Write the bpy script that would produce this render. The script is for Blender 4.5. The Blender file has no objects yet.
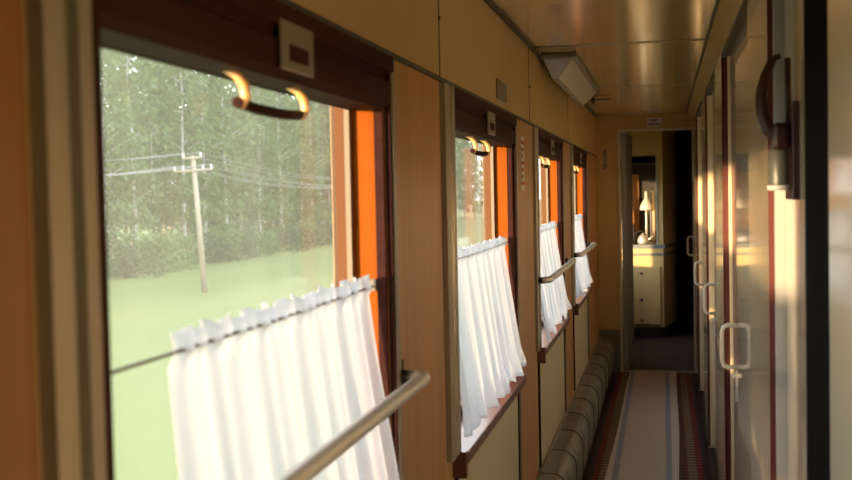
import bpy, bmesh, math, random
from mathutils import Vector, Matrix
random.seed(7)
C = bpy.context.scene.collection
PI = math.pi

# ------------------------------------------------------------------ camera
def make_camera():
    th, p, r = math.radians(12.19), math.radians(2.33), math.radians(1.2)
    fwd = Vector((-math.sin(th)*math.cos(p), math.cos(th)*math.cos(p), -math.sin(p)))
    rt = Vector((math.cos(th), math.sin(th), 0)); up = rt.cross(fwd)
    e1 = rt*math.cos(r) - up*math.sin(r); e2 = rt*math.sin(r) + up*math.cos(r)
    cd = bpy.data.cameras.new('camera'); co = bpy.data.objects.new('camera', cd); C.objects.link(co)
    m = Matrix((e1, e2, -fwd)).transposed().to_4x4(); m.translation = Vector((0, 0, 1.44))
    co.matrix_world = m
    cd.sensor_width = 36; cd.lens = 1106/852*36; cd.clip_start = .02; cd.clip_end = 900
    cd.dof.use_dof = True; cd.dof.focus_distance = 4.2; cd.dof.aperture_fstop = 5.6
    bpy.context.scene.camera = co
make_camera()

# ------------------------------------------------------------------ world, sun, exposure
S = bpy.context.scene
S.view_settings.view_transform = 'Standard'; S.view_settings.look = 'None'
S.view_settings.gamma = 1; S.view_settings.use_curve_mapping = False
S.view_settings.exposure = 1.55
SKY = 2.3; SUN = 4.0; SUN_S = .62; SUN_EL = 3.2
w = bpy.data.worlds.new('world'); S.world = w; w.use_nodes = True
nt = w.node_tree; nt.nodes.clear()
wo = nt.nodes.new('ShaderNodeOutputWorld'); bg = nt.nodes.new('ShaderNodeBackground')
tc = nt.nodes.new('ShaderNodeTexCoord'); sx = nt.nodes.new('ShaderNodeSeparateXYZ'); cr = nt.nodes.new('ShaderNodeValToRGB')
nt.links.new(tc.outputs['Generated'], sx.inputs[0]); nt.links.new(sx.outputs['Z'], cr.inputs[0])
cr.color_ramp.elements[0].color = (.80, .83, .86, 1); cr.color_ramp.elements[0].position = 0
cr.color_ramp.elements[1].color = (.58, .68, .84, 1); cr.color_ramp.elements[1].position = .8
nt.links.new(cr.outputs[0], bg.inputs[0]); bg.inputs[1].default_value = SKY
nt.links.new(bg.outputs[0], wo.inputs[0])
sd = bpy.data.lights.new('sun', 'SUN'); so = bpy.data.objects.new('sun', sd); C.objects.link(so)
sd.energy = SUN; sd.color = (1, .66, .34); sd.angle = math.radians(2.4)
dv = Vector((SUN_S, 1, 0)).normalized()*math.cos(math.radians(SUN_EL)); dv.z = -math.sin(math.radians(SUN_EL))
so.rotation_euler = dv.to_track_quat('-Z', 'Y').to_euler(); so.location = (-8, -20, 6)

# ------------------------------------------------------------------ materials
def mat(name, col, rough=.5, metal=0, spec=.5, coat=0, coat_r=.1, col2=None, scale=(1, 1, 1), bump=0, nscale=8, detail=4, trans=0):
    m = bpy.data.materials.new(name); m.use_nodes = True
    t = m.node_tree; b = t.nodes['Principled BSDF']
    b.inputs['Base Color'].default_value = (*col, 1); b.inputs['Roughness'].default_value = rough
    b.inputs['Metallic'].default_value = metal; b.inputs['Specular IOR Level'].default_value = spec
    b.inputs['Coat Weight'].default_value = coat; b.inputs['Coat Roughness'].default_value = coat_r
    if col2 is not None or bump:
        tc = t.nodes.new('ShaderNodeTexCoord'); mp = t.nodes.new('ShaderNodeMapping'); n = t.nodes.new('ShaderNodeTexNoise')
        mp.inputs['Scale'].default_value = scale; n.inputs['Scale'].default_value = nscale; n.inputs['Detail'].default_value = detail
        t.links.new(tc.outputs['Object'], mp.inputs[0]); t.links.new(mp.outputs[0], n.inputs[0])
        if col2 is not None:
            r = t.nodes.new('ShaderNodeValToRGB')
            r.color_ramp.elements[0].color = (*col, 1); r.color_ramp.elements[0].position = .35
            r.color_ramp.elements[1].color = (*col2, 1); r.color_ramp.elements[1].position = .65
            t.links.new(n.outputs['Fac'], r.inputs[0]); t.links.new(r.outputs[0], b.inputs['Base Color'])
        if bump:
            bp = t.nodes.new('ShaderNodeBump'); bp.inputs['Strength'].default_value = bump; bp.inputs['Distance'].default_value = .01
            t.links.new(n.outputs['Fac'], bp.inputs['Height']); t.links.new(bp.outputs[0], b.inputs['Normal'])
    return m

M = {}
M['cream'] = mat('cream_laminate', (.47, .305, .115), .38, col2=(.50, .33, .125), nscale=3)
M['ceil'] = mat('varnished_ceiling_panel', (.45, .31, .135), .17, coat=.4, coat_r=.12, col2=(.47, .325, .145), nscale=1.5)
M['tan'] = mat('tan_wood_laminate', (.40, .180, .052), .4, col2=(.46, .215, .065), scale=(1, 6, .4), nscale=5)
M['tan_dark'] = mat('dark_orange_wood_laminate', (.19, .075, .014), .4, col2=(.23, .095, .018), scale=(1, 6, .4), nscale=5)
M['low'] = mat('lower_wall_laminate', (.55, .45, .30), .4, col2=(.60, .49, .33), nscale=3)
M['maroon'] = mat('dark_maroon_wood', (.026, .007, .006), .7, spec=.10, col2=(.038, .009, .008), scale=(1, .5, 6), nscale=6)
M['sill'] = mat('red_brown_sill', (.10, .030, .018), .35, col2=(.14, .045, .028), scale=(1, .4, 6), nscale=6, coat=.2)
M['orange'] = mat('varnished_orange_wood', (.26, .062, .004), .7, spec=.08, col2=(.30, .074, .006), scale=(6, 6, .4), nscale=5)
M['cheek'] = mat('painted_rebate', (.15, .065, .03), .7, spec=.1)
M['alu'] = mat('brushed_aluminium', (.30, .25, .185), .42, metal=.4, col2=(.36, .30, .225), scale=(8, 8, .3), nscale=10)
M['alu_w'] = mat('white_aluminium', (.24, .20, .16), .6, spec=.1)
M['groove'] = mat('dark_groove', (.055, .040, .030), .6)
M['rubber'] = mat('black_rubber', (.02, .014, .012), .6)
M['steel'] = mat('polished_steel', (.66, .64, .60), .42, metal=.6)
M['brass'] = mat('brass_loop', (.90, .52, .24), .35, metal=.3)
M['door'] = mat('glossy_cream_door', (.74, .64, .48), .12, spec=.8, coat=.6, coat_r=.05, col2=(.77, .67, .50), nscale=2)
M['post'] = mat('cream_post_laminate', (.80, .68, .48), .14, spec=.8, coat=.7, coat_r=.08, col2=(.83, .71, .50), nscale=2)
M['red'] = mat('dark_red_seal', (.11, .018, .014), .45)
M['bgrey'] = mat('blue_grey_strip', (.36, .38, .40), .4)
M['black'] = mat('compartment_black', (.010, .007, .005), .7)
M['heater'] = mat('heater_cover_paint', (.14, .135, .105), .28, metal=.4, col2=(.20, .19, .15), nscale=6, bump=.35, scale=(1, 1.5, 1))
M['reflection'] = mat('pale_reflection_paint', (.27, .25, .195), .35, metal=.3)  # paler tone imitating reflections on the heater cover
M['seam'] = mat('heater_seam', (.045, .04, .03), .6)
M['floor'] = mat('dark_linoleum', (.040, .022, .014), .7, spec=.2, col2=(.055, .032, .020), nscale=12)
M['gboard'] = mat('grey_skirting', (.16, .15, .135), .5)
M['leafgrey'] = mat('grey_door_edge', (.30, .30, .28), .45)
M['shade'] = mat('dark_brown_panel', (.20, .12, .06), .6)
M['white'] = mat('white_enamel', (.58, .55, .49), .3)
M['plate'] = mat('cream_plate', (.17, .145, .10), .4)
M['text'] = mat('sign_ink', (.05, .03, .04), .6)
M['redink'] = mat('red_ink', (.45, .05, .04), .6)
M['frost'] = mat('frosted_diffuser', (.30, .27, .23), .3, spec=.6)
M['brake'] = mat('dark_red_brown_enamel', (.045, .010, .008), .45)
M['cup'] = mat('grey_metal_cup', (.16, .16, .15), .4, metal=.4)
M['cab'] = mat('cream_cabinet', (.68, .47, .20), .35, col2=(.72, .50, .22), nscale=3)
M['edge'] = mat('pale_edge_trim', (.60, .54, .44), .35)
M['counter'] = mat('grey_counter', (.20, .21, .21), .4)
M['wire'] = mat('grey_wire', (.16, .14, .14), .4, metal=.6)
M['trunk_birch'] = mat('birch_bark', (.40, .39, .36), .8, col2=(.24, .23, .20), scale=(1, 1, 3), nscale=2)
M['trunk'] = mat('grey_brown_bark', (.17, .13, .09), .9, col2=(.25, .20, .15), nscale=3)
M['pole'] = mat('weathered_pole', (.26, .21, .16), .8, col2=(.31, .25, .19), scale=(4, 4, .4), nscale=3)
M['porcelain'] = mat('white_insulator', (.75, .75, .73), .3)
M['amber'] = mat('amber_glass', (.50, .22, .06), .15, spec=.8)

def leaf_mat(name, a, b_):
    m = mat(name, a, .6, col2=b_, nscale=.9, detail=2)
    t = m.node_tree; b = t.nodes['Principled BSDF']; out = t.nodes['Material Output']
    tr = t.nodes.new('ShaderNodeBsdfTranslucent'); mx = t.nodes.new('ShaderNodeMixShader'); mx.inputs[0].default_value = .4
    src = b.inputs['Base Color'].links[0].from_socket
    t.links.new(src, tr.inputs[0]); t.links.new(b.outputs[0], mx.inputs[1]); t.links.new(tr.outputs[0], mx.inputs[2])
    t.links.new(mx.outputs[0], out.inputs[0]); return m
M['leaf_birch'] = leaf_mat('birch_leaves', (.075, .135, .032), (.115, .175, .045))
M['leaf_dark'] = leaf_mat('dark_leaves', (.028, .060, .022), (.050, .088, .030))
M['leaf_mid'] = leaf_mat('mid_green_leaves', (.050, .100, .028), (.080, .138, .038))

def cloth_mat():
    m = mat('white_curtain_cloth', (.82, .80, .82), .85)
    t = m.node_tree; b = t.nodes['Principled BSDF']; out = t.nodes['Material Output']
    tr = t.nodes.new('ShaderNodeBsdfTranslucent'); tr.inputs[0].default_value = (.60, .60, .64, 1)
    mx = t.nodes.new('ShaderNodeMixShader'); mx.inputs[0].default_value = .66
    t.links.new(b.outputs[0], mx.inputs[1]); t.links.new(tr.outputs[0], mx.inputs[2])
    sh = t.nodes.new('ShaderNodeBsdfTransparent'); m3 = t.nodes.new('ShaderNodeMixShader'); m3.inputs[0].default_value = .30   # open weave of thin cloth
    t.links.new(mx.outputs[0], m3.inputs[1]); t.links.new(sh.outputs[0], m3.inputs[2]); t.links.new(m3.outputs[0], out.inputs[0])
    return m
M['cloth'] = cloth_mat()

def pane_mat():      # dusty double glazing: clear, a little mirror, a film of dust
    m = bpy.data.materials.new('dusty_window_glass'); m.use_nodes = True; t = m.node_tree; t.nodes.clear()
    out = t.nodes.new('ShaderNodeOutputMaterial'); tr = t.nodes.new('ShaderNodeBsdfTransparent'); tr.inputs[0].default_value = (.96, .98, .95, 1)
    gl = t.nodes.new('ShaderNodeBsdfGlossy'); gl.inputs['Roughness'].default_value = .02
    lw = t.nodes.new('ShaderNodeLayerWeight'); lw.inputs[0].default_value = .5
    fr = t.nodes.new('ShaderNodeMath'); fr.operation = 'POWER'; fr.inputs[1].default_value = 7; t.links.new(lw.outputs['Facing'], fr.inputs[0])
    tl = t.nodes.new('ShaderNodeBsdfTranslucent'); tl.inputs[0].default_value = (.82, .82, .70, 1)
    tc = t.nodes.new('ShaderNodeTexCoord'); mp = t.nodes.new('ShaderNodeMapping'); mp.inputs['Scale'].default_value = (1, 2.2, .35)
    n = t.nodes.new('ShaderNodeTexNoise'); n.inputs['Scale'].default_value = 3
    r = t.nodes.new('ShaderNodeMapRange'); r.inputs['To Min'].default_value = .02; r.inputs['To Max'].default_value = .065
    t.links.new(tc.outputs['Object'], mp.inputs[0]); t.links.new(mp.outputs[0], n.inputs[0]); t.links.new(n.outputs['Fac'], r.inputs[0])
    m1 = t.nodes.new('ShaderNodeMixShader'); m2 = t.nodes.new('ShaderNodeMixShader')
    t.links.new(r.outputs[0], m1.inputs[0]); t.links.new(tr.outputs[0], m1.inputs[1]); t.links.new(tl.outputs[0], m1.inputs[2])
    t.links.new(fr.outputs[0], m2.inputs[0]); t.links.new(m1.outputs[0], m2.inputs[1]); t.links.new(gl.outputs[0], m2.inputs[2])
    t.links.new(m2.outputs[0], out.inputs[0]); return m
M['pane'] = pane_mat()

def carpet_mat():    # red border, tan dashes, dark edges, laid out across the carpet's own width
    m = mat('patterned_red_carpet', (.1, .02, .02), .95); t = m.node_tree; b = t.nodes['Principled BSDF']
    tc = t.nodes.new('ShaderNodeTexCoord'); sp = t.nodes.new('ShaderNodeSeparateXYZ'); t.links.new(tc.outputs['Object'], sp.inputs[0])
    ab = t.nodes.new('ShaderNodeMath'); ab.operation = 'ABSOLUTE'; t.links.new(sp.outputs['X'], ab.inputs[0])
    r = t.nodes.new('ShaderNodeValToRGB'); r.color_ramp.interpolation = 'CONSTANT'
    sc = t.nodes.new('ShaderNodeMath'); sc.operation = 'MULTIPLY'; sc.inputs[1].default_value = 1/.31; t.links.new(ab.outputs[0], sc.inputs[0])
    e = r.color_ramp.elements; e[0].position = 0; e[0].color = (.10, .03, .02, 1); e[1].position = .60; e[1].color = (.16, .035, .03, 1)
    for p, c in ((.64, (.24, .16, .09, 1)), (.78, (.22, .016, .02, 1)), (.88, (.05, .03, .022, 1)), (.95, (.03, .018, .014, 1))):
        q = e.new(p); q.color = c
    t.links.new(sc.outputs[0], r.inputs[0])
    wv = t.nodes.new('ShaderNodeTexWave'); wv.bands_direction = 'Y'; wv.inputs['Scale'].default_value = 5
    t.links.new(tc.outputs['Object'], wv.inputs[0])
    mx = t.nodes.new('ShaderNodeMix'); mx.data_type = 'RGBA'; mx.blend_type = 'MULTIPLY'; mx.inputs[0].default_value = .75
    t.links.new(r.outputs[0], mx.inputs[6]); t.links.new(wv.outputs[0], mx.inputs[7]); t.links.new(mx.outputs[2], b.inputs['Base Color'])
    return m
def runner_mat():
    m = mat('pale_striped_runner', (.5, .45, .42), .9); t = m.node_tree; b = t.nodes['Principled BSDF']
    tc = t.nodes.new('ShaderNodeTexCoord'); sp = t.nodes.new('ShaderNodeSeparateXYZ'); t.links.new(tc.outputs['Object'], sp.inputs[0])
    ab = t.nodes.new('ShaderNodeMath'); ab.operation = 'ABSOLUTE'; t.links.new(sp.outputs['X'], ab.inputs[0])
    sc = t.nodes.new('ShaderNodeMath'); sc.operation = 'MULTIPLY'; sc.inputs[1].default_value = 1/.18; t.links.new(ab.outputs[0], sc.inputs[0])
    r = t.nodes.new('ShaderNodeValToRGB'); e = r.color_ramp.elements
    cols = ((0, (.60, .52, .48, 1)), (.62, (.60, .52, .48, 1)), (.68, (.34, .34, .46, 1)), (.80, (.34, .34, .46, 1)), (.85, (.66, .58, .52, 1)), (1, (.66, .58, .52, 1)))
    e[0].position, e[0].color = cols[0]; e[1].position, e[1].color = cols[-1]
    for p, c in cols[1:-1]: q = e.new(p); q.color = c
    t.links.new(sc.outputs[0], r.inputs[0])
    wv = t.nodes.new('ShaderNodeTexWave'); wv.bands_direction = 'X'; wv.inputs['Scale'].default_value = 40; t.links.new(tc.outputs['Object'], wv.inputs[0])
    w2 = t.nodes.new('ShaderNodeTexWave'); w2.bands_direction = 'Y'; w2.inputs['Scale'].default_value = 14; t.links.new(tc.outputs['Object'], w2.inputs[0])
    for wnode in (wv, w2):
        mx = t.nodes.new('ShaderNodeMix'); mx.data_type = 'RGBA'; mx.blend_type = 'MULTIPLY'; mx.inputs[0].default_value = .18
        prev = r.outputs[0] if wnode is wv else last
        t.links.new(prev, mx.inputs[6]); t.links.new(wnode.outputs[0], mx.inputs[7]); last = mx.outputs[2]
    t.links.new(last, b.inputs['Base Color']); return m
def grass_mat():
    m = mat('meadow_grass', (.068, .092, .006), .9, col2=(.108, .115, .014), nscale=.12, detail=6, scale=(1, .5, 1)); return m
M['carpet'] = carpet_mat(); M['runner'] = runner_mat(); M['grass'] = grass_mat()

# ------------------------------------------------------------------ mesh helpers
def box(bm, x0, x1, y0, y1, z0, z1, mi=0, bev=0):
    vs = [bm.verts.new((x, y, z)) for x in (x0, x1) for y in (y0, y1) for z in (z0, z1)]
    fs = []
    for q in ((0, 1, 3, 2), (4, 6, 7, 5), (0, 4, 5, 1), (2, 3, 7, 6), (0, 2, 6, 4), (1, 5, 7, 3)):
        f = bm.faces.new([vs[i] for i in q]); f.material_index = mi; fs.append(f)
    if bev:
        es = list({e for f in fs for e in f.edges})
        bmesh.ops.bevel(bm, geom=es, offset=bev, segments=2, affect='EDGES', profile=.5)
def tube(bm, pts, rad, seg=10, mi=0, cap=True):
    pts = [Vector(p) for p in pts]; rings = []
    rads = rad if isinstance(rad, (list, tuple)) else [rad]*len(pts)
    ref = None
    for i, p in enumerate(pts):
        d = (pts[min(i+1, len(pts)-1)] - pts[max(i-1, 0)]).normalized()
        if ref is None: ref = d.orthogonal().normalized()
        ref = (ref - d*ref.dot(d)).normalized(); b = d.cross(ref)
        rings.append([bm.verts.new(p + (ref*math.cos(2*PI*k/seg) + b*math.sin(2*PI*k/seg))*rads[i]) for k in range(seg)])
    for a, b in zip(rings, rings[1:]):
        for k in range(seg):
            f = bm.faces.new((a[k], a[(k+1) % seg], b[(k+1) % seg], b[k])); f.smooth = True; f.material_index = mi
    if cap:
        bm.faces.new(list(reversed(rings[0]))); bm.faces.new(rings[-1])
def lathe(bm, prof, c, seg=20):
    rings = [[bm.verts.new((c[0]+r*math.cos(2*PI*k/seg), c[1]+r*math.sin(2*PI*k/seg), c[2]+z)) for k in range(seg)] for r, z in prof]
    for a, b in zip(rings, rings[1:]):
        for k in range(seg):
            f = bm.faces.new((a[k], a[(k+1) % seg], b[(k+1) % seg], b[k])); f.smooth = True
    bm.faces.new(list(reversed(rings[0]))); bm.faces.new(rings[-1])
def prism(bm, poly, axis, a0, a1, mi=0):   # poly in the two other axes, extruded along axis
    def P(u, v, t): return (t, u, v) if axis == 0 else ((u, t, v) if axis == 1 else (u, v, t))
    A = [bm.verts.new(P(u, v, a0)) for u, v in poly]; B = [bm.verts.new(P(u, v, a1)) for u, v in poly]
    n = len(poly)
    for k in range(n):
        f = bm.faces.new((A[k], A[(k+1) % n], B[(k+1) % n], B[k])); f.material_index = mi
    bm.faces.new(list(reversed(A))).material_index = mi; bm.faces.new(B).material_index = mi
def rrect(y0, y1, z0, z1, r, n=6):
    out = []
    for cy, cz, a in ((y1-r, z1-r, 0), (y0+r, z1-r, 90), (y0+r, z0+r, 180), (y1-r, z0+r, 270)):
        for k in range(n+1):
            t = math.radians(a + 90*k/n); out.append((cy+r*math.cos(t), cz+r*math.sin(t)))
    return out
def ring(bm, x0, x1, outer, inner):        # flat ring between two loops of equal length in the YZ plane, thick in x
    n = len(outer)
    L = [[bm.verts.new((x, y, z)) for y, z in lp] for lp in (outer, inner) for x in (x0, x1)]
    o0, o1, i0, i1 = L
    for k in range(n):
        j = (k+1) % n
        for q in ((o0[k], o0[j], o1[j], o1[k]), (i0[k], i1[k], i1[j], i0[j]), (o1[k], o1[j], i1[j], i1[k]), (o0[k], i0[k], i0[j], o0[j])):
            bm.faces.new(q)
def obj(name, bm, m, parent=None, loc=None, bev=0, smooth=False):
    bmesh.ops.recalc_face_normals(bm, faces=bm.faces)
    me = bpy.data.meshes.new(name); bm.to_mesh(me); bm.free()
    for mm in (m if isinstance(m, list) else [m]): me.materials.append(M[mm])
    o = bpy.data.objects.new(name, me); C.objects.link(o)
    if parent: o.parent = parent
    if loc: o.location = loc
    if bev:
        md = o.modifiers.new('bevel', 'BEVEL'); md.width = bev; md.segments = 2; md.limit_method = 'ANGLE'
    if smooth:
        for f in me.polygons: f.use_smooth = True
    return o
def B(*boxes):
    bm = bmesh.new()
    for b in boxes: box(bm, *b)
    return bm
def tag(o, label=None, cat=None, group=None, kind=None):
    if label: o['label'] = label
    if cat: o['category'] = cat
    if group: o['group'] = group
    if kind: o['kind'] = kind
    return o
def thing(name, label, cat, loc, group=None):
    o = bpy.data.objects.new(name, None); C.objects.link(o); o.location = loc; o.empty_display_size = .05
    return tag(o, label, cat, group)
def struct_empty(name, loc, label=None):
    o = bpy.data.objects.new(name, None); C.objects.link(o); o.location = loc; o.empty_display_size = .05
    return tag(o, label, None, None, 'structure')
def dup(root, off, label=None):
    r = root.copy(); C.objects.link(r); r.location = root.location + Vector(off)
    if label: r['label'] = label
    for ch in list(root.children):
        c = ch.copy(); C.objects.link(c); c.parent = r
        for g in list(ch.children):
            d = g.copy(); C.objects.link(d); d.parent = c
    return r
def struct(name, bm, m, label=None, parent=None, **k):
    o = obj(name, bm, m, parent, **k)
    if not parent: tag(o, label, None, None, 'structure')
    return o

# ------------------------------------------------------------------ layout numbers (metres, corridor along +Y)
XL = -.52; XR = .24; YB = -2.6; YE = 8.87; ZC = 2.03
WIN = [(.948, 2.055), (2.72, 3.87), (4.58, 5.72), (6.38, 7.52)]
WIN0 = (-.83, .28)
ZS, ZV, ZT, ZH = .797, 1.605, 1.71, 1.68     # sill, valance underside, valance top, outer opening head

# ground and meadow
gb = bmesh.new(); 
v = [gb.verts.new(p) for p in ((-400, -60, -3), (-400, 700, -3), (60, 700, -3), (60, -60, -3))]; gb.faces.new(v)
struct('ground', gb, 'grass', 'pale green meadow beside the railway line')

# floor / ceiling
struct('floor', B((-.70, .30, YB, 12.4, -.12, 0)), 'floor', 'dark brown linoleum corridor floor')
cl = struct('ceiling', B((-.70, .34, YB-.04, 12.4, ZC, ZC+.12)), 'ceil', 'glossy varnished tan ceiling panels')

# left wall: inner layer and outer skin, each with the window openings
bm = bmesh.new(); allw = [WIN0] + WIN
ys = [YB] + [a for w_ in allw for a in w_] + [YE]
for i in range(0, len(ys), 2): box(bm, -.59, XL, ys[i], ys[i+1], 0, ZT)
for a, b in allw: box(bm, -.59, XL, a, b, 0, ZS-.03)
box(bm, -.59, XL, YB, YE, ZT, ZC)
for i in range(0, len(ys), 2):
    y0, y1 = ys[i], ys[i+1]
    box(bm, -.622, -.59, y0-(.02 if i else 0), y1+(.02 if i < len(ys)-2 else 0), 0, ZC)
for a, b in allw:
    box(bm, -.622, -.59, a+.02, b-.02, 0, ZS+.03); box(bm, -.622, -.59, a+.02, b-.02, ZH, ZC)
wl = struct('wall_left', bm, 'cream', 'cream laminate outer wall of the corridor above and below the windows')
# tan wood panels between the windows
posts = [(WIN0[1]+.03, WIN[0][0]-.12), (WIN[0][1]+.03, WIN[1][0]-.16), (WIN[1][1]+.03, WIN[2][0]-.15), (WIN[2][1]+.03, WIN[3][0]-.15), (WIN[3][1]+.03, YE-.06)]
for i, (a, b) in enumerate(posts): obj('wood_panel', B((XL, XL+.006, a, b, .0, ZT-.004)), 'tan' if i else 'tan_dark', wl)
for a, b in WIN: obj('lower_panel', B((XL, XL+.004, a, b, .0, ZS-.05)), 'low', wl)
for y in (2.60, 4.40, 6.22): obj('seam', B((XL-.001, XL+.0015, y-.003, y+.003, ZT+.01, ZC)), 'groove', wl)
obj('cover_strip', B((XL, XL+.008, YB, YE-.01, ZT-.002, ZT+.008)), 'groove', wl)
for y, z in ((2.60, 1.86), (4.40, 1.86), (6.22, 1.86)):
    b_ = bmesh.new(); bmesh.ops.create_uvsphere(b_, u_segments=10, v_segments=6, radius=.006); bmesh.ops.scale(b_, vec=(.5, 1, 1), verts=b_.verts)
    obj('screw', b_, 'groove', wl, loc=(XL+.002, y, z))
# aluminium trims at the window sides
for i, (a, b) in enumerate(WIN):
    wdt = .085 if i == 0 else .12
    t_ = bmesh.new(); y0 = a-.022-wdt; y1 = a-.022
    prism(t_, [(XL, y0), (XL+.016, y0), (XL+.018, y0+wdt*.38), (XL+.005, y0+wdt*.42), (XL+.005, y0+wdt*.60), (XL+.018, y0+wdt*.64), (XL+.018, y1-.008), (XL+.010, y1), (XL, y1)], 2, ZS-.0, ZT-.006)
    o = struct('trim_%d' % (2*i+1), t_, 'alu', 'ribbed aluminium strip at the near side of a window')
    obj('groove_strip', B((XL+.0045, XL+.007, y0+wdt*.43, y0+wdt*.59, ZS, ZT-.006)), 'groove', o)
    struct('trim_%d' % (2*i+2), B((XL, XL+.014, b+.012, b+.034, .30, ZT-.006)), 'alu', 'narrow aluminium strip at the far side of a window')
    obj('edge_strip', B((XL, XL+.008, a-.035, a-.018, .30, ZS-.05)), 'maroon', wl)
    obj('edge_strip', B((XL, XL+.008, b+.0, b+.012, .30, ZS-.05)), 'maroon', wl)

# windows
def make_window(n, a, b):
    r = struct_empty('window_%d' % n, (0, 0, 0), 'tall corridor window with an orange wood reveal and dusty glass')
    obj('reveal', B((-.589, XL-.001, a, a+.006, ZS, ZV), (-.589, XL-.001, b-.006, b, ZS, ZV)), 'orange', r)
    obj('reveal_top', B((-.589, XL-.06, a+.006, b-.006, ZV, ZV+.006)), 'maroon', r)
    # maroon casing
    obj('casing', B((XL, XL+.010, a-.022, a, ZS, ZT-.006), (XL, XL+.010, b, b+.012, ZS, ZT-.006), (XL-.018, XL-.001, b-.014, b-.0065, ZS, ZV)), 'maroon', r)
    oo = rrect(a, b, ZS-.02, ZV+.065, .002); g = rrect(a+.012, b-.012, ZS+.02, ZV+.058, .05); f = rrect(a+.024, b-.024, ZS+.032, ZV+.047, .045)
    bm = bmesh.new(); ring(bm, -.592, -.586, oo, g); obj('gasket', bm, 'rubber', r)
    bm = bmesh.new(); ring(bm, -.594, -.584, g, f); obj('window_frame', bm, 'alu_w', r)
    bm = bmesh.new(); f2 = rrect(a+.018, b-.018, ZS+.026, ZV+.052, .048); ring(bm, -.620, -.594, f2, f); obj('rebate', bm, 'cheek', r)
    bm = bmesh.new(); prism(bm, f, 0, -.618, -.613); obj('pane', bm, 'pane', r)
    # sill
    bm = bmesh.new(); box(bm, -.585, XL+.036, a-.03, b+.012, ZS-.03, ZS-.001)
    sl = obj('window_sill', bm, 'sill', r, bev=.004)
    obj('sill_bracket', B((XL, XL+.034, a-.055, a-.030, ZS-.06, ZS+.006)), 'sill', r)
for i, (a, b) in enumerate([WIN0] + WIN): make_window(i, a, b)

# fittings per window: valance (roller blind box), latch plate, pull handle, curtain, handrail
names = ['nearest', 'second', 'third', 'farthest']
nm2 = ['the large nearest window', 'the second window from the front', 'the third window along', 'the last window by the doorway']
def make_valance(a, b, lab):
    r = thing('roller_blind', lab, 'blind', (-.55, (a+b)/2, ZV))
    L = (b-a)/2+.004; oy = 0
    bm = bmesh.new()
    prism(bm, [(-.026, 0), (.030, 0), (.040, .012), (.042, .050), (.034, .056), (.034, .066), (.046, .072), (.046, .100), (-.026, .100)], 1, -L-.01, L+.014)
    obj('blind_box', bm, 'maroon', r)
    y = -.005
    p = obj('latch_plate', B((.044, .049, y-.070, y+.070, .010, .078)), 'plate', r, bev=.003)
    obj('latch_slot', B((.0485, .0505, y-.040, y+.040, .024, .046)), 'maroon', p)
    # pull bar hanging below the box, on two curved brass loops
    h = bmesh.new(); tube(h, [(.012, -.150, -.040), (.016, -.09, -.045), (.016, .03, -.045), (.012, .105, -.040)], .0075, 10)
    bar = obj('pull_bar', h, 'maroon', r)
    for s in (-.150, .095):
        t = bmesh.new(); tube(t, [(-.004, s, .004), (.010, s+.004, -.004), (.019, s+.008, -.017), (.021, s+.010, -.032), (.014, s+.008, -.046)], [.005, .006, .0072, .0072, .005], 10)
        obj('loop', t, 'brass', bar)
    return r
def curtain_mesh(a, b, seed, flare=.05):
    rnd = random.Random(seed); bm = bmesh.new(); n = 240; rows = 26; L = b-a
    ph = [rnd.uniform(0, 6.28) for _ in range(6)]
    zt, zb = 1.285, ZS+.012
    grid = []
    for j in range(rows+1):
        t = j/rows; row = []
        for i in range(n+1):
            s = i/n; y = a + L*s
            amp = .0035 + .010*t
            wv = math.sin(s*L*70+ph[0]+1.3*math.sin(s*9+ph[1])) + .55*math.sin(s*L*118+ph[2]) + .4*math.sin(s*L*31+ph[3])
            x = -.550 + .064*max(0, (t-.03))**1.1 + amp*wv*.62
            ruff = (t < .06)*(.006*math.sin(s*L*150+ph[4]))
            yy = y + .030*t*(2*s-1)*.6 + .005*math.sin(s*40+ph[5])*t
            z = zt + (zb-zt)*t
            if j == 0: z += .0035*math.sin(s*L*95+ph[1]) + .002*math.sin(s*L*190) + .004
            if t > .8:
                k = (t-.8)/.2
                z += k*(.030*abs(math.sin(s*L*11+ph[3])) + .008*math.sin(s*L*58+ph[0])+.006)
                x += k*.010*math.sin(s*L*45+ph[2])
            if j == 1: x += .003
            row.append(bm.verts.new((x+ruff, yy, z)))
        grid.append(row)
    for j in range(rows):
        for i in range(n):
            f = bm.faces.new((grid[j][i], grid[j][i+1], grid[j+1][i+1], grid[j+1][i])); f.smooth = True
    return bm
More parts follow.
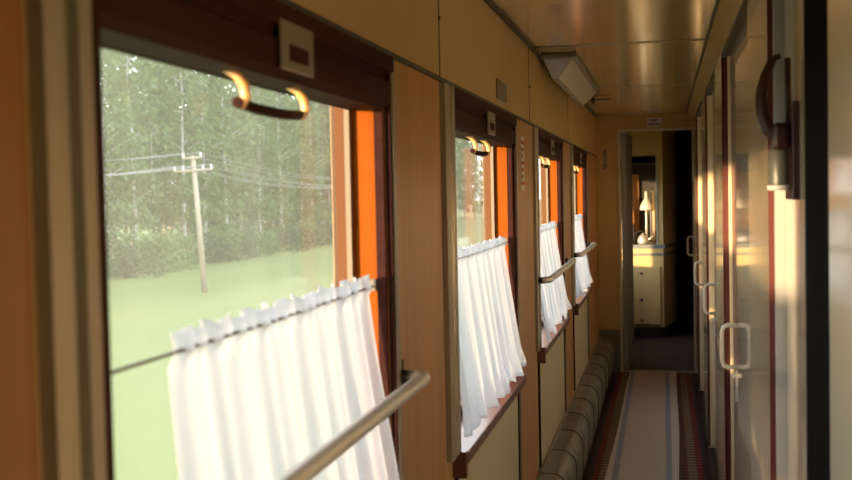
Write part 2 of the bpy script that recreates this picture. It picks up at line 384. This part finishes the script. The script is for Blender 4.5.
for i, (a, b) in enumerate(WIN):
    make_valance(a, b, 'dark maroon roller blind with cream latch plate above ' + nm2[i])
    ca = a + (.21 if i == 0 else .03); cb = b-.035
    cu = obj('curtain', curtain_mesh(ca, cb, 20+i), 'cloth')
    md = cu.modifiers.new('thickness', 'SOLIDIFY'); md.thickness = .0008
    tag(cu, ['large white gathered half curtain across the nearest window, bunched to its far side',
             'white half curtain of the second window, ruffled hem lying on its sill',
             'white half curtain behind the handrail of the third window',
             'small white half curtain in the last window by the end doorway'][i], 'curtain', 'white half curtains')
    wr = thing('curtain_wire', 'thin grey curtain wire stretched across ' + nm2[i], 'curtain wire', (-.547, a, 1.268), 'curtain wires')
    t = bmesh.new(); tube(t, [(0, .004, 0), (0, (b-a)/2, -.003), (0, b-a-.008, 0)], .0022, 6); obj('wire', t, 'wire', wr)
    for y in (.010, b-a-.012): 
        t = bmesh.new(); box(t, -.008, .008, y-.006, y+.006, -.010, .014); obj('hook', t, 'alu_w', wr, bev=.002)
    if i != 1:
        zr = 1.085; y0 = a-.10; y1 = b+.05
        r = thing('handrail', ['long steel handrail crossing the bottom of the nearest window',
                  None, 'steel handrail in front of the third window curtain', 'short-looking steel handrail at the last window by the doorway'][i], 'handrail', (XL, (y0+y1)/2, zr), 'corridor handrails')
        L = (y1-y0)/2
        t = bmesh.new(); pts = [(.030, -L, -.002), (.048, -L+.006, 0), (.058, -L+.018, 0), (.060, -L+.04, 0), (.060, L-.04, 0), (.058, L-.018, 0), (.048, L-.006, 0), (.030, L, -.002)]
        tube(t, pts, .014, 14); obj('rail_bar', t, 'steel', r)
        for s in (-1, 1):
            t = bmesh.new(); tube(t, [(.004 if s < 0 and i == 0 else .004, s*L, -.002), (.034, s*L, -.002)], [.016, .012], 12); br = obj('bracket', t, 'rubber', r)
            obj('bracket_plate', B((.0065 if True else 0, .011, s*L-.022, s*L+.022, -.03, .03)), 'rubber', br, bev=.002)

# heater casing along the left wall
r = thing('heater_casing', 'long rounded grey-olive heating pipe cover along the floor under the windows', 'heater', (XL, 3.1, 0))
bm = bmesh.new(); prof = [(.0075, .03)]
prof += [(.105, .03), (.118, .06), (.120, .15)]
for k in range(9):
    t_ = k/8*PI/2; prof.append((.050+.070*math.cos(t_), .215+.070*math.sin(t_)))
prof += [(.0075, .287)]
prism(bm, prof, 1, YB+.02-3.1, YE-.03-3.1); 
for f in bm.faces: f.smooth = False
obj('casing_body', bm, 'heater', r)
y = -2.2
while y < 8.8:
    bm = bmesh.new(); o_ = [(u+.003 if u > .012 else u, v_+.003) for u, v_ in prof[2:]]; prism(bm, [(prof[0][0], .05)] + [(.107, .05)] + o_, 1, y-3.1-.012, y-3.1+.012)
    obj('joint_band', bm, 'heater', r); 
    for dy in (-.016, .014): obj('joint_seam', (lambda b__: (prism(b__, [(prof[0][0], .05), (.107, .05)] + [(u+.001 if u > .012 else u, v_+.001) for u, v_ in prof[2:]], 1, y-3.1+dy-.001, y-3.1+dy+.003), b__)[1])(bmesh.new()), 'seam', r)
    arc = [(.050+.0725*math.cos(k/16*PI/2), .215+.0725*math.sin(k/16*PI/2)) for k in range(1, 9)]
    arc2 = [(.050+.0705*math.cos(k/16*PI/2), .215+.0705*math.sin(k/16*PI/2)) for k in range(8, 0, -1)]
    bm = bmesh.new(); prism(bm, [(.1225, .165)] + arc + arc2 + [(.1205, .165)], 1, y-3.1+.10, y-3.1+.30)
    obj('reflection_plate', bm, 'reflection', r)  # plates added to paint bright reflections onto the casing
    y += .42
for yy in [k*.84-2 for k in range(13)]:
    obj('foot', B((.03, .09, yy-3.1, yy-3.1+.04, 0, .035)), 'seam', r)
obj('wall_strip', B((.0085, .016, YB+.02-3.1, YE-.03-3.1, .287, .298)), 'alu', r)

# ------------------------------------------------------------------ right wall: compartment doors and posts
bm = bmesh.new()
box(bm, .295, .34, 2.20, YE, 0, ZC); box(bm, .295, .34, YB, 1.70, 0, ZC)
box(bm, XR, .295, YB, 1.74, 0, 1.965)
for a, b in ((2.60, 3.20), (4.50, 5.10), (6.30, 6.90), (8.10, YE)):
    box(bm, .225 if a > 3 else .230, .295, a+.0, b, 0, 1.965)
wr_ = struct('wall_right', bm, 'post', 'glossy cream partition posts between the compartment doors')
obj('wall_panel', B((.262, .295, 2.20, 2.56, 0, 1.965)), 'post', wr_)
obj('gap_shade_edge', B((.260, .30, 2.184, 2.1995, 0, 1.965), (XR+.001, .30, 1.741, 1.752, 0, 1.965)), 'black', wr_)  # panel ends painted black to stand for the unlit gap
for D, x0 in ((2.60, .230), (4.50, .225), (6.30, .225), (8.10, .225)):
    obj('door_seal', B((x0-.001, x0+.010, D-.010, D-.0005, .01, 1.96)), 'red', wr_)
    obj('jamb_strip', B((x0+.010, .275 if D < 3 else .251, D-.035, D-.011, .01, 1.96)), 'bgrey' if D < 3 else ('red' if D < 5 else 'post'), wr_)
# open dark compartment behind the gap
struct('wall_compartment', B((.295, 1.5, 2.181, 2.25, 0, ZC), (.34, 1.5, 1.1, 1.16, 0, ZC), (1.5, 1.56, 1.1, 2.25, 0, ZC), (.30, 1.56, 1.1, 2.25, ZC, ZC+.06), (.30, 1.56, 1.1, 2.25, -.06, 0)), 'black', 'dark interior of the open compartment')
def make_door(n, a, b):
    r = struct_empty('door_%d' % n, (.25, 0, 0), 'glossy cream sliding compartment door with a white handle')
    obj('door_leaf', B((.0, .042, a+.002, b-.036, .02, 1.955)), 'door', r)
    obj('door_edge', B((-.006, .0, b-.060, b-.037, .02, 1.955)), 'post', r)
    hy = b-.34; zc = .865
    h = bmesh.new(); tube(h, [(0, hy, zc+.075), (-.030, hy, zc+.078), (-.044, hy, zc+.070), (-.050, hy, zc+.052), (-.050, hy, zc-.052), (-.044, hy, zc-.070), (-.030, hy, zc-.078), (0, hy, zc-.075)], .0085, 10)
    obj('door_handle', h, 'white', r)
    obj('lock_plate', B((-.004, .0, hy-.020, hy+.020, zc-.20, zc-.085)), 'steel', r)
    obj('lock_knob', B((-.018, -.004, hy-.006, hy+.006, zc-.115, zc-.10)), 'steel', r)
for k, (a, b) in enumerate(((3.20, 4.50), (5.10, 6.30), (6.90, 8.10))): make_door(k+1, a, b)
# sloped cove above the doors with the sliding track gap
bm = bmesh.new(); prism(bm, [(.178, ZC-.0), (.172, ZC-.006), (.222, 1.968), (.30, 1.968), (.30, ZC)], 1, YB, YE-.01)
struct('trim_10', bm, 'ceil', 'sloped tan cove board above the compartment doors')
struct('trim_11', B((.226, .30, YB, YE-.01, 1.950, 1.968)), 'groove', 'dark sliding door track line')
struct('trim_12', B((.168, .174, YB, YE-.01, ZC-.010, ZC-.004)), 'groove', 'thin dark line where the cove meets the ceiling')
# ceiling mouldings
for i, y in enumerate((.9, 2.7, 4.52, 6.40, 8.55)):
    bm = bmesh.new(); tube(bm, [(XL+.002, y, ZC+.001), (.17, y, ZC+.001)], .010, 8); bmesh.ops.scale(bm, vec=(1, 1, .5), verts=bm.verts, space=Matrix.Translation((0, 0, -ZC)))
    struct('trim_%d' % (20+i), bm, 'alu', 'thin metal moulding across the ceiling')
struct('trim_19', B((XL, XL+.014, YB, YE-.01, ZC-.014, ZC)), 'groove', 'dark joint between left wall and ceiling')

# rear wall closing the corridor behind the viewer
struct('wall_back', B((-.70, .34, YB-.06, YB, 0, ZC)), 'cream', 'cream wall at the near end of the corridor')

# ------------------------------------------------------------------ end wall with doorway
DX0, DX1, DZ = -.335, .215, 1.905
bm = B((-.70, DX0, YE, YE+.05, 0, ZC), (DX1, .34, YE, YE+.05, 0, ZC), (DX0, DX1, YE, YE+.05, DZ, ZC))
we = struct('wall_end', bm, 'cream', 'cream end wall around the doorway')
struct('trim_30', B((DX0-.018, DX0, YE-.012, YE+.062, 0, DZ+.018), (DX1, DX1+.010, YE-.012, YE+.062, 0, DZ+.018), (DX0, DX1, YE-.012, YE+.062, DZ, DZ+.018)), 'edge', 'pale metal frame of the end doorway', bev=.003)
struct('baseboard_end', B((XL+.001, DX0-.020, YE-.014, YE-.001, 0, .34)), 'gboard', 'grey skirting board on the end wall')
struct('trim_31', B((DX0, DX1, YE-.03, YE+.06, 0, .008)), 'alu', 'metal threshold strip of the end doorway')
# open door leaf, edge on, standing into the service room
d = struct_empty('door_4', (DX0+.004, YE+.066, 0), 'grey edge of the open end door leaf with white handle')
d.rotation_euler = (0, 0, math.radians(-3))
obj('door_leaf', B((0, .035, 0, .62, .012, DZ-.01)), 'leafgrey', d)
# white D handle on the right door jamb
r = thing('grab_handle', 'small white grab handle on the right side of the end doorway', 'handle', (DX1, YE-.02, 1.0))
h = bmesh.new(); tube(h, [(0.0, 0, .070), (-.028, -.0, .072), (-.040, 0, .058), (-.040, 0, -.058), (-.028, 0, -.072), (0.0, 0, -.070)], .008, 10); obj('grip', h, 'white', r)
obj('mount_plate', B((-.0005, .006, -.015, .007, -.09, .09)), 'white', r)
# sign over the door: two lines of dark print
r = thing('door_sign', 'small pale sign with two dark lines of print above the end doorway', 'sign', (-.07, YE-.002, 1.972))
obj('sign_plate', B((-.055, .055, -.004, 0, -.036, .036)), 'white', r)
ln = bmesh.new()
for x, wd in ((-.033, .014), (-.015, .016), (.004, .014), (.020, .010)): box(ln, x, x+wd-.003, -.0055, -.004, .008, .024)
for x, wd in ((-.046, .014), (-.030, .012), (-.016, .016), (.002, .014), (.018, .012), (.032, .014)): box(ln, x, x+wd-.003, -.0055, -.004, -.024, -.006)
obj('print', ln, 'text', r)
# metal latch hanging on the end wall
r = thing('door_hook', 'small metal door hook hanging on the end wall left of the doorway', 'hook', (-.452, YE-.001, 1.69))
obj('hook_plate', B((-.012, .012, -.006, 0, .035, .075)), 'cup', r, bev=.002)
h = bmesh.new(); tube(h, [(0, -.008, .055), (.002, -.016, .03), (0, -.014, -.03), (.004, -.014, -.055), (-.004, -.016, -.072), (-.016, -.014, -.066)], .006, 8); obj('hook_arm', h, 'cup', r)
lt = bmesh.new(); bmesh.ops.create_uvsphere(lt, u_segments=12, v_segments=8, radius=.014); obj('ball', lt, 'cup', r, loc=(0, -.016, -.05))

# ------------------------------------------------------------------ service room behind the doorway
YR = 12.3
bm = bmesh.new()
wy0, wy1, wz0, wz1 = 10.08, 10.90, .72, 1.60
box(bm, -.70, -.58, YE+.05, wy0, 0, ZC); box(bm, -.70, -.58, wy1, YR, 0, ZC); box(bm, -.70, -.58, wy0, wy1, 0, wz0); box(bm, -.70, -.58, wy0, wy1, wz1, ZC)
wsl = struct('wall_service', bm, 'tan', 'brown side wall of the service room')
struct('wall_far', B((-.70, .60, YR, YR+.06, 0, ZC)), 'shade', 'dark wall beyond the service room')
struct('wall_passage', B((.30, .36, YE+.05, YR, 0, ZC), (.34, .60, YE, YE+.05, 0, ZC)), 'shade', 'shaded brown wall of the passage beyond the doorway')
w5 = struct_empty('window_5', (0, 0, 0), 'unseen service room window added to light the cabinet niche')  # added out of view, sized so sun reaches the niche and cabinet
bm = bmesh.new(); ring(bm, -.66, -.575, rrect(wy0, wy1, wz0, wz1, .002), rrect(wy0+.02, wy1-.02, wz0+.02, wz1-.02, .02)); obj('window_frame', bm, 'alu_w', w5)
bm = bmesh.new(); prism(bm, rrect(wy0+.02, wy1-.02, wz0+.02, wz1-.02, .02), 0, -.652, -.648); obj('pane', bm, 'pane', w5)

# cabinet with chamfered corner, counter, niche and overhead panel
YF = 11.0
r = thing('service_cabinet', 'cream cabinet with grey counter seen through the end doorway', 'cabinet', (-.30, YF, 0))
def cab(x0, x1, z0, z1, d=.9, ch=(.13, .55), xs=-.27):   # plan polygon with chamfered right corner
    bm = bmesh.new(); prism(bm, [(xs, 0), (x1, 0), (x1+ch[0], ch[1]), (x1+ch[0], d), (xs, d)], 2, z0, z1); return bm
obj('plinth', cab(0, .27, 0, .10), 'rubber', r)
obj('body', cab(0, .285, .10, .80), 'cab', r)
obj('door', B((-.22, .255, -.014, -.001, .13, .70)), 'cab', r, bev=.003)
obj('door_edge_line', B((-.22, .255, -.006, -.001, .115, .127)), 'counter', r)
for nm, z in (('catch', .62), ('catch', .36), ('catch', .16)): obj(nm, B((.06, .085, -.022, -.014, z, z+.02)), 'rubber', r, bev=.002)
obj('vent_slot', B((-.16, -.06, -.004, -.0005, .73, .755)), 'rubber', r)
obj('drawer_band', cab(0, .292, .80, .825), 'counter', r)
obj('apron', cab(0, .285, .825, .87), 'cab', r)
obj('counter_top', cab(0, .300, .87, .91), 'counter', r)
# right column, niche back and roof
bm = bmesh.new(); prism(bm, [(.235, 0), (.285, 0), (.415, .55), (.415, .9), (.235, .9)], 2, .91, 1.78)
obj('column', bm, 'cab', r)
obj('column_edge', B((.222, .236, -.008, .004, .91, 1.78)), 'edge', r)
obj('niche_back', B((-.27, .235, .45, .47, .91, 1.78)), 'rubber', r)
obj('niche_board', B((-.20, .05, .40, .449, 1.02, 1.60)), 'tan', r)
obj('niche_shelf', B((-.27, .234, .04, .45, 1.70, 1.715)), 'rubber', r)
obj('top_box', cab(0, .285, 1.78, ZC-.002), 'cab', r)
obj('top_slot', B((-.20, -.02, -.004, -.0005, 1.945, 1.965)), 'rubber', r)
# things standing in the niche
def lamp():
    r = thing('bell_lamp', 'small lamp with a white bell shade standing in the cabinet niche', 'lamp', (-.175, YF+.14, .911))
    bm = bmesh.new(); lathe(bm, [(.045, 0), (.045, .012), (.012, .03), (.010, .25), (.010, .44)], (0, 0, 0)); obj('stand', bm, 'steel', r)
    bm = bmesh.new(); lathe(bm, [(.062, .335), (.064, .350), (.055, .385), (.036, .42), (.018, .445), (.013, .50), (.010, .52)], (0, 0, 0)); obj('lamp_shade', bm, 'white', r)
lamp()
r = thing('kettle', 'small shiny metal kettle on the cabinet counter', 'kettle', (-.21, YF+.06, .911))
bm = bmesh.new(); lathe(bm, [(.040, 0), (.052, .02), (.052, .05), (.035, .085), (.012, .095), (.010, .11)], (0, 0, 0)); obj('body', bm, 'steel', r)
bm = bmesh.new(); tube(bm, [(.045, 0, .04), (.075, 0, .06), (.10, 0, .09)], [.012, .009, .007], 8); obj('spout', bm, 'steel', r)
bm = bmesh.new(); tube(bm, [(-.045, 0, .06), (-.075, 0, .09), (-.05, 0, .125), (0, 0, .135), (.03, 0, .09)], .005, 8); obj('kettle_handle', bm, 'rubber', r)
def bottle(x, y, h, rad, m, label):
    r = thing('bottle', label, 'bottle', (x, YF+y, .911))
    bm = bmesh.new(); lathe(bm, [(rad, 0), (rad, h*.62), (rad*.4, h*.78), (rad*.35, h*.93)], (0, 0, 0)); obj('body', bm, m, r)
    bm = bmesh.new(); lathe(bm, [(rad*.42, h*.93), (rad*.42, h)], (0, 0, 0)); obj('cap', bm, 'rubber', r)
bottle(-.375, .10, .30, .034, 'amber', 'amber bottle at the left of the cabinet niche')
bottle(-.43, .16, .36, .03, 'edge', 'pale bottle behind the amber one in the cabinet niche')
bottle(-.30, .10, .20, .030, 'black', 'short black bottle in the cabinet niche')
bottle(-.32, .28, .46, .028, 'amber', 'tall amber bottle against the niche board')
bottle(-.115, .24, .56, .024, 'edge', 'tall pale bottle behind the bell lamp by the cabinet column')

# ------------------------------------------------------------------ carpet and runner
bm = B((-.31, .31, YB, 8.80, 0.0, .006)); o = obj('carpet', bm, 'carpet', loc=(-.095, 0, .0005)); tag(o, 'dark red patterned carpet strip along the corridor floor', 'carpet')
bm = bmesh.new(); n = 60; top = []; bot = []
for i in range(n+1):
    y = YB + (8.84-YB)*i/n; dx = -.10 - .022*(8.8-y)/3.3 + .004*math.sin(y*2.1)
    top.append([bm.verts.new((dx+s, y, .0125)) for s in (-.18, .18)]); bot.append([bm.verts.new((dx+s, y, .0075)) for s in (-.18, .18)])
for i in range(n):
    a, b = top[i], top[i+1]; c, d_ = bot[i], bot[i+1]
    for q in ((a[0], a[1], b[1], b[0]), (c[0], d_[0], d_[1], c[1]), (a[0], b[0], d_[0], c[0]), (a[1], c[1], d_[1], b[1])): bm.faces.new(q)
bm.faces.new((top[0][0], bot[0][0], bot[0][1], top[0][1])); bm.faces.new((top[n][0], top[n][1], bot[n][1], bot[n][0]))
for v in bm.verts: v.co.x += .125
o = obj('floor_runner', bm, 'runner', loc=(-.125, 0, -.0005)); tag(o, 'pale pinkish floor runner with blue edge stripes laid over the red carpet', 'runner')

# ------------------------------------------------------------------ ceiling light
r = thing('ceiling_light', 'long unlit ceiling light with a grey wedge diffuser in the left ceiling corner', 'ceiling light', (-.44, 5.60, ZC))
bm = B((-.065, .085, -.88, .88, -.022, -.001)); obj('housing', bm, 'plate', r, bev=.004)
bm = bmesh.new(); a = (-.058, .066); b = (-.018, .012)
vs = [bm.verts.new(p) for p in ((-.058, -.86, -.023), (.068, -.86, -.023), (.068, .86, -.023), (-.058, .86, -.023), (-.030, -.77, -.098), (.002, -.77, -.098), (.002, .77, -.098), (-.030, .77, -.098))]
for q in ((0, 1, 2, 3), (4, 5, 6, 7), (0, 1, 5, 4), (1, 2, 6, 5), (2, 3, 7, 6), (3, 0, 4, 7)): bm.faces.new([vs[i] for i in q])
obj('diffuser', bm, 'frost', r, bev=.004)
bm = bmesh.new(); tube(bm, [(-.014, -.76, -.098), (-.014, .76, -.098)], .006, 8); obj('ridge_strip', bm, 'alu', r)
r = thing('ceiling_latch', 'small black knob with a rod on the ceiling beyond the light', 'latch', (-.43, 7.05, ZC-.001))
bm = bmesh.new(); lathe(bm, [(.008, -.034), (.014, -.028), (.014, -.012), (.008, 0)], (0, 0, 0)); obj('knob', bm, 'rubber', r)
bm = bmesh.new(); tube(bm, [(.01, 0, -.012), (.11, 0, -.012)], .005, 8); obj('rod', bm, 'groove', r)

# label plate on upper wall and notice between windows
r = thing('wall_label', 'small blank-looking tan plate on the upper wall above the second window', 'plate', (XL, 3.62, 1.775))
obj('label_plate', B((.0005, .004, -.11, .11, -.032, .032)), 'plate', r)
r = thing('wall_notice', 'narrow white notice with red print on the panel after the second window', 'notice', (XL+.0065, 4.10, 1.55))
obj('notice_card', B((0, .002, -.05, .05, -.10, .10)), 'edge', r)
bm = bmesh.new()
for k in range(7): box(bm, .002, .003, -.042, .042 - .02*(k % 3), .070-.025*k, .082-.025*k)
obj('print', bm, 'redink', r)

# ------------------------------------------------------------------ emergency brake on the right panel
r = thing('emergency_brake', 'dark red-brown emergency brake lever with grey cup on the right wall', 'brake lever', (.262, 2.34, 1.50))
obj('mount_board', B((-.014, 0, -.050, .085, -.085, .11)), 'brake', r, bev=.003)
bm = bmesh.new(); box(bm, -.050, -.014, -.030, .030, .015, .070); obj('valve_body', bm, 'brake', r, bev=.010)
bm = bmesh.new(); tube(bm, [(-.030, 0, .205), (-.044, 0, .200), (-.058, 0, .170), (-.068, 0, .130), (-.066, 0, .090), (-.054, 0, .058), (-.034, 0, .040), (-.020, 0, .038)], [.006, .008, .010, .012, .013, .014, .016, .015], 12); obj('lever', bm, 'brake', r)
bm = bmesh.new(); tube(bm, [(-.016, 0, .20), (-.016, 0, .06)], .006, 8); obj('rod', bm, 'brake', r)
bm = bmesh.new(); lathe(bm, [(.020, -.060), (.021, -.052), (.020, .015), (.014, .02)], (-.036, 0, 0)); cp = obj('cup', bm, 'cup', r)
bm = bmesh.new(); lathe(bm, [(.018, -.066), (.022, -.064), (.022, -.056), (.018, -.054)], (-.036, 0, 0)); obj('rim', bm, 'porcelain', cp)

# ------------------------------------------------------------------ outside: trees, pole, wires
def tree_mesh(kind, seed):
    rnd = random.Random(seed); H = rnd.uniform(15, 19)
    tb = bmesh.new(); pts = []; x = y = 0
    for k in range(9):
        t = k/8; pts.append((x, y, H*.93*t)); x += rnd.uniform(-.12, .12); y += rnd.uniform(-.12, .12)
    tube(tb, pts, [.17*(1-.85*k/8) for k in range(9)], 8)
    lb = bmesh.new(); cl = []
    z0 = .16 if kind != 'dark' else .06
    nc = 88
    for k in range(nc):
        t = z0 + (1-z0)*rnd.random()**.9
        if kind == 'dark': R = 2.0*(1.05-t)/(1-z0)*1.05
        else: R = 1.9*math.sin(PI*min(1, (t-z0)/(1-z0)*.85+.13))**.7
        a = rnd.uniform(0, 6.28); rr = R*math.sqrt(rnd.uniform(.05, 1)); c = Vector((rr*math.cos(a), rr*math.sin(a), H*t)); cl.append(c)
        bpt = Vector((0, 0, max(c.z-rr*.6, .5)))
        if k % 3 == 0: tube(tb, [bpt, (bpt+c)/2 + Vector((0, 0, .1)), c], [.05, .03, .012], 5)
    for c in cl:
        s = rnd.uniform(.55, 1.15)
        for q in range(34):
            p = c + Vector((rnd.gauss(0, .45), rnd.gauss(0, .45), rnd.gauss(0, .38)))*s
            n = Vector((rnd.gauss(0, 1), rnd.gauss(0, 1), rnd.gauss(0, 1))).normalized(); u = n.orthogonal().normalized(); v_ = n.cross(u); L = rnd.uniform(.11, .24)
            vv = [lb.verts.new(p + u*L), lb.verts.new(p + v_*L*.6), lb.verts.new(p - u*L), lb.verts.new(p - v_*L*.6)]
            lb.faces.new(vv)
    return tb, lb
protos = []
for kind, tm, lm, nm in (('birch', 'trunk_birch', 'leaf_birch', 'birch_tree'), ('birch', 'trunk_birch', 'leaf_mid', 'birch_tree'), ('mid', 'trunk', 'leaf_mid', 'leafy_tree'), ('dark', 'trunk', 'leaf_dark', 'conifer_tree')):
    tb, lb = tree_mesh(kind, 11+len(protos)*5)
    r = thing(nm, '', 'tree', (0, 0, -3), 'trees of the forest edge')
    r['label'] = {'birch_tree': 'white-stemmed birch tree in the hazy green forest beyond the meadow', 'leafy_tree': 'broad mid-green tree in the hazy forest beyond the meadow', 'conifer_tree': 'dark green conifer in the hazy forest beyond the meadow'}[nm]
    r['group'] = {'birch_tree': 'birches of the forest edge', 'leafy_tree': 'leafy trees of the forest edge', 'conifer_tree': 'conifers of the forest edge'}[nm]
    obj('trunk', tb, tm, r); obj('foliage', lb, lm, r)
    protos.append(r)
used = [False]*4; rnd = random.Random(5)
spots = []
y = 26
while y < 215:
    for row, (xx, st) in enumerate(((-34, 0), (-38.3, 2), (-42.6, 0), (-47, 2))):
        spots.append((xx + rnd.uniform(-.5, .5), y+st+rnd.uniform(-.4, .4), row))
    y += 4.0 if y < 130 else 6.5
for (x, y, row) in spots:
    k = rnd.choice((0, 0, 1, 2, 2, 3)) if row else rnd.choice((0, 0, 1, 2, 3))
    o = protos[k] if not used[k] else dup(protos[k], (0, 0, 0)); used[k] = True
    o.location = (x, y, -3); o.rotation_euler = (0, 0, rnd.uniform(0, 6.28)); s = rnd.uniform(.8, 1.15); o.scale = (s, s, s*rnd.uniform(.95, 1.1))
# bushes along the forest edge
def bush_mesh(seed):
    rnd = random.Random(seed); lb = bmesh.new()
    for k in range(26):
        c = Vector((rnd.gauss(0, .9), rnd.gauss(0, .9), rnd.uniform(.2, 2.1)))
        for q in range(40):
            p = c + Vector((rnd.gauss(0, .32), rnd.gauss(0, .32), rnd.gauss(0, .3))); p.z = max(p.z, .02)
            n = Vector((rnd.gauss(0, 1), rnd.gauss(0, 1), rnd.gauss(0, 1))).normalized(); u = n.orthogonal().normalized(); v_ = n.cross(u); L = rnd.uniform(.08, .17)
            lb.faces.new([lb.verts.new(p + u*L), lb.verts.new(p + v_*L*.6), lb.verts.new(p - u*L), lb.verts.new(p - v_*L*.6)])
    return lb
bushes = [tag(obj('bush', bush_mesh(3), 'leaf_birch'), 'low light green bush at the foot of the forest edge', 'bush', 'bushes at the forest foot'),
          tag(obj('bush', bush_mesh(4), 'leaf_dark'), 'low dark green bush at the foot of the forest edge', 'bush', 'dark bushes at the forest foot')]
y = 27; k = 0
while y < 150:
    o = bushes[k] if k < 2 else bushes[rnd.randrange(2)].copy()
    if k >= 2: C.objects.link(o)
    o.location = (-31.5+rnd.uniform(-1.2, 1.4), y, -3); s = rnd.uniform(.6, 1.2); o.scale = (s, s, s); o.rotation_euler = (0, 0, rnd.uniform(0, 6)); y += rnd.uniform(1.5, 2.9); k += 1

P0 = Vector((-21.6, 49.5, -3))
r = thing('utility_pole', 'leaning wooden utility pole with two crossarms on the meadow', 'pole', P0)
bm = bmesh.new(); tube(bm, [(0, 0, 0), (0, 0, 6.55)], [.15, .11], 12); obj('post', bm, 'pole', r)
AX = Vector((.9, .44, 0)).normalized()
for z, L in ((5.85, .93), (6.45, .45)):
    bm = bmesh.new(); tube(bm, [AX*-L + Vector((0, -.1, z)), AX*L + Vector((0, -.1, z))], .06, 6); ca_ = obj('crossarm', bm, 'pole', r)
    for s in (-.92, -.5, .5, .92) if L > .6 else (-.9, .9):
        bm = bmesh.new(); c = AX*(L*s) + Vector((0, -.1, z)); lathe(bm, [(.03, .04), (.055, .09), (.04, .16), (.055, .19), (.02, .25)], c, 10); obj('insulator', bm, 'porcelain', ca_)
r.rotation_euler = (0, math.radians(-3.6), 0)
p2 = dup(r, (0, 46, 0), 'distant wooden utility pole farther along the meadow'); p3 = dup(r, (0, -46, 0), 'wooden utility pole near the train, before the leaning one')
p2.rotation_euler = p3.rotation_euler = r.rotation_euler
Rm = Matrix.Rotation(math.radians(-3.6), 4, 'Y')
for z, L, ss, nm in ((6.1, .93, (-.92, -.5, .5, .92), 'lower'), (6.7, .45, (-.9, .9), 'upper')):
    for s in ss:
        a = Rm @ (AX*(L*s) + Vector((0, -.1, z)))
        bm = bmesh.new(); pts = []
        for k in range(-16, 17):
            t = (k % 16)/16; sag = -1.0*4*t*(1-t)
            pts.append(P0 + a + Vector((0, 46*k/16, sag)))
        tube(bm, pts, .014, 5); o = obj('power_line', bm, 'wire')
        tag(o, 'thin grey wire strung from the %s crossarm of the utility pole' % nm, 'wire', 'wires on the %s crossarm' % nm)
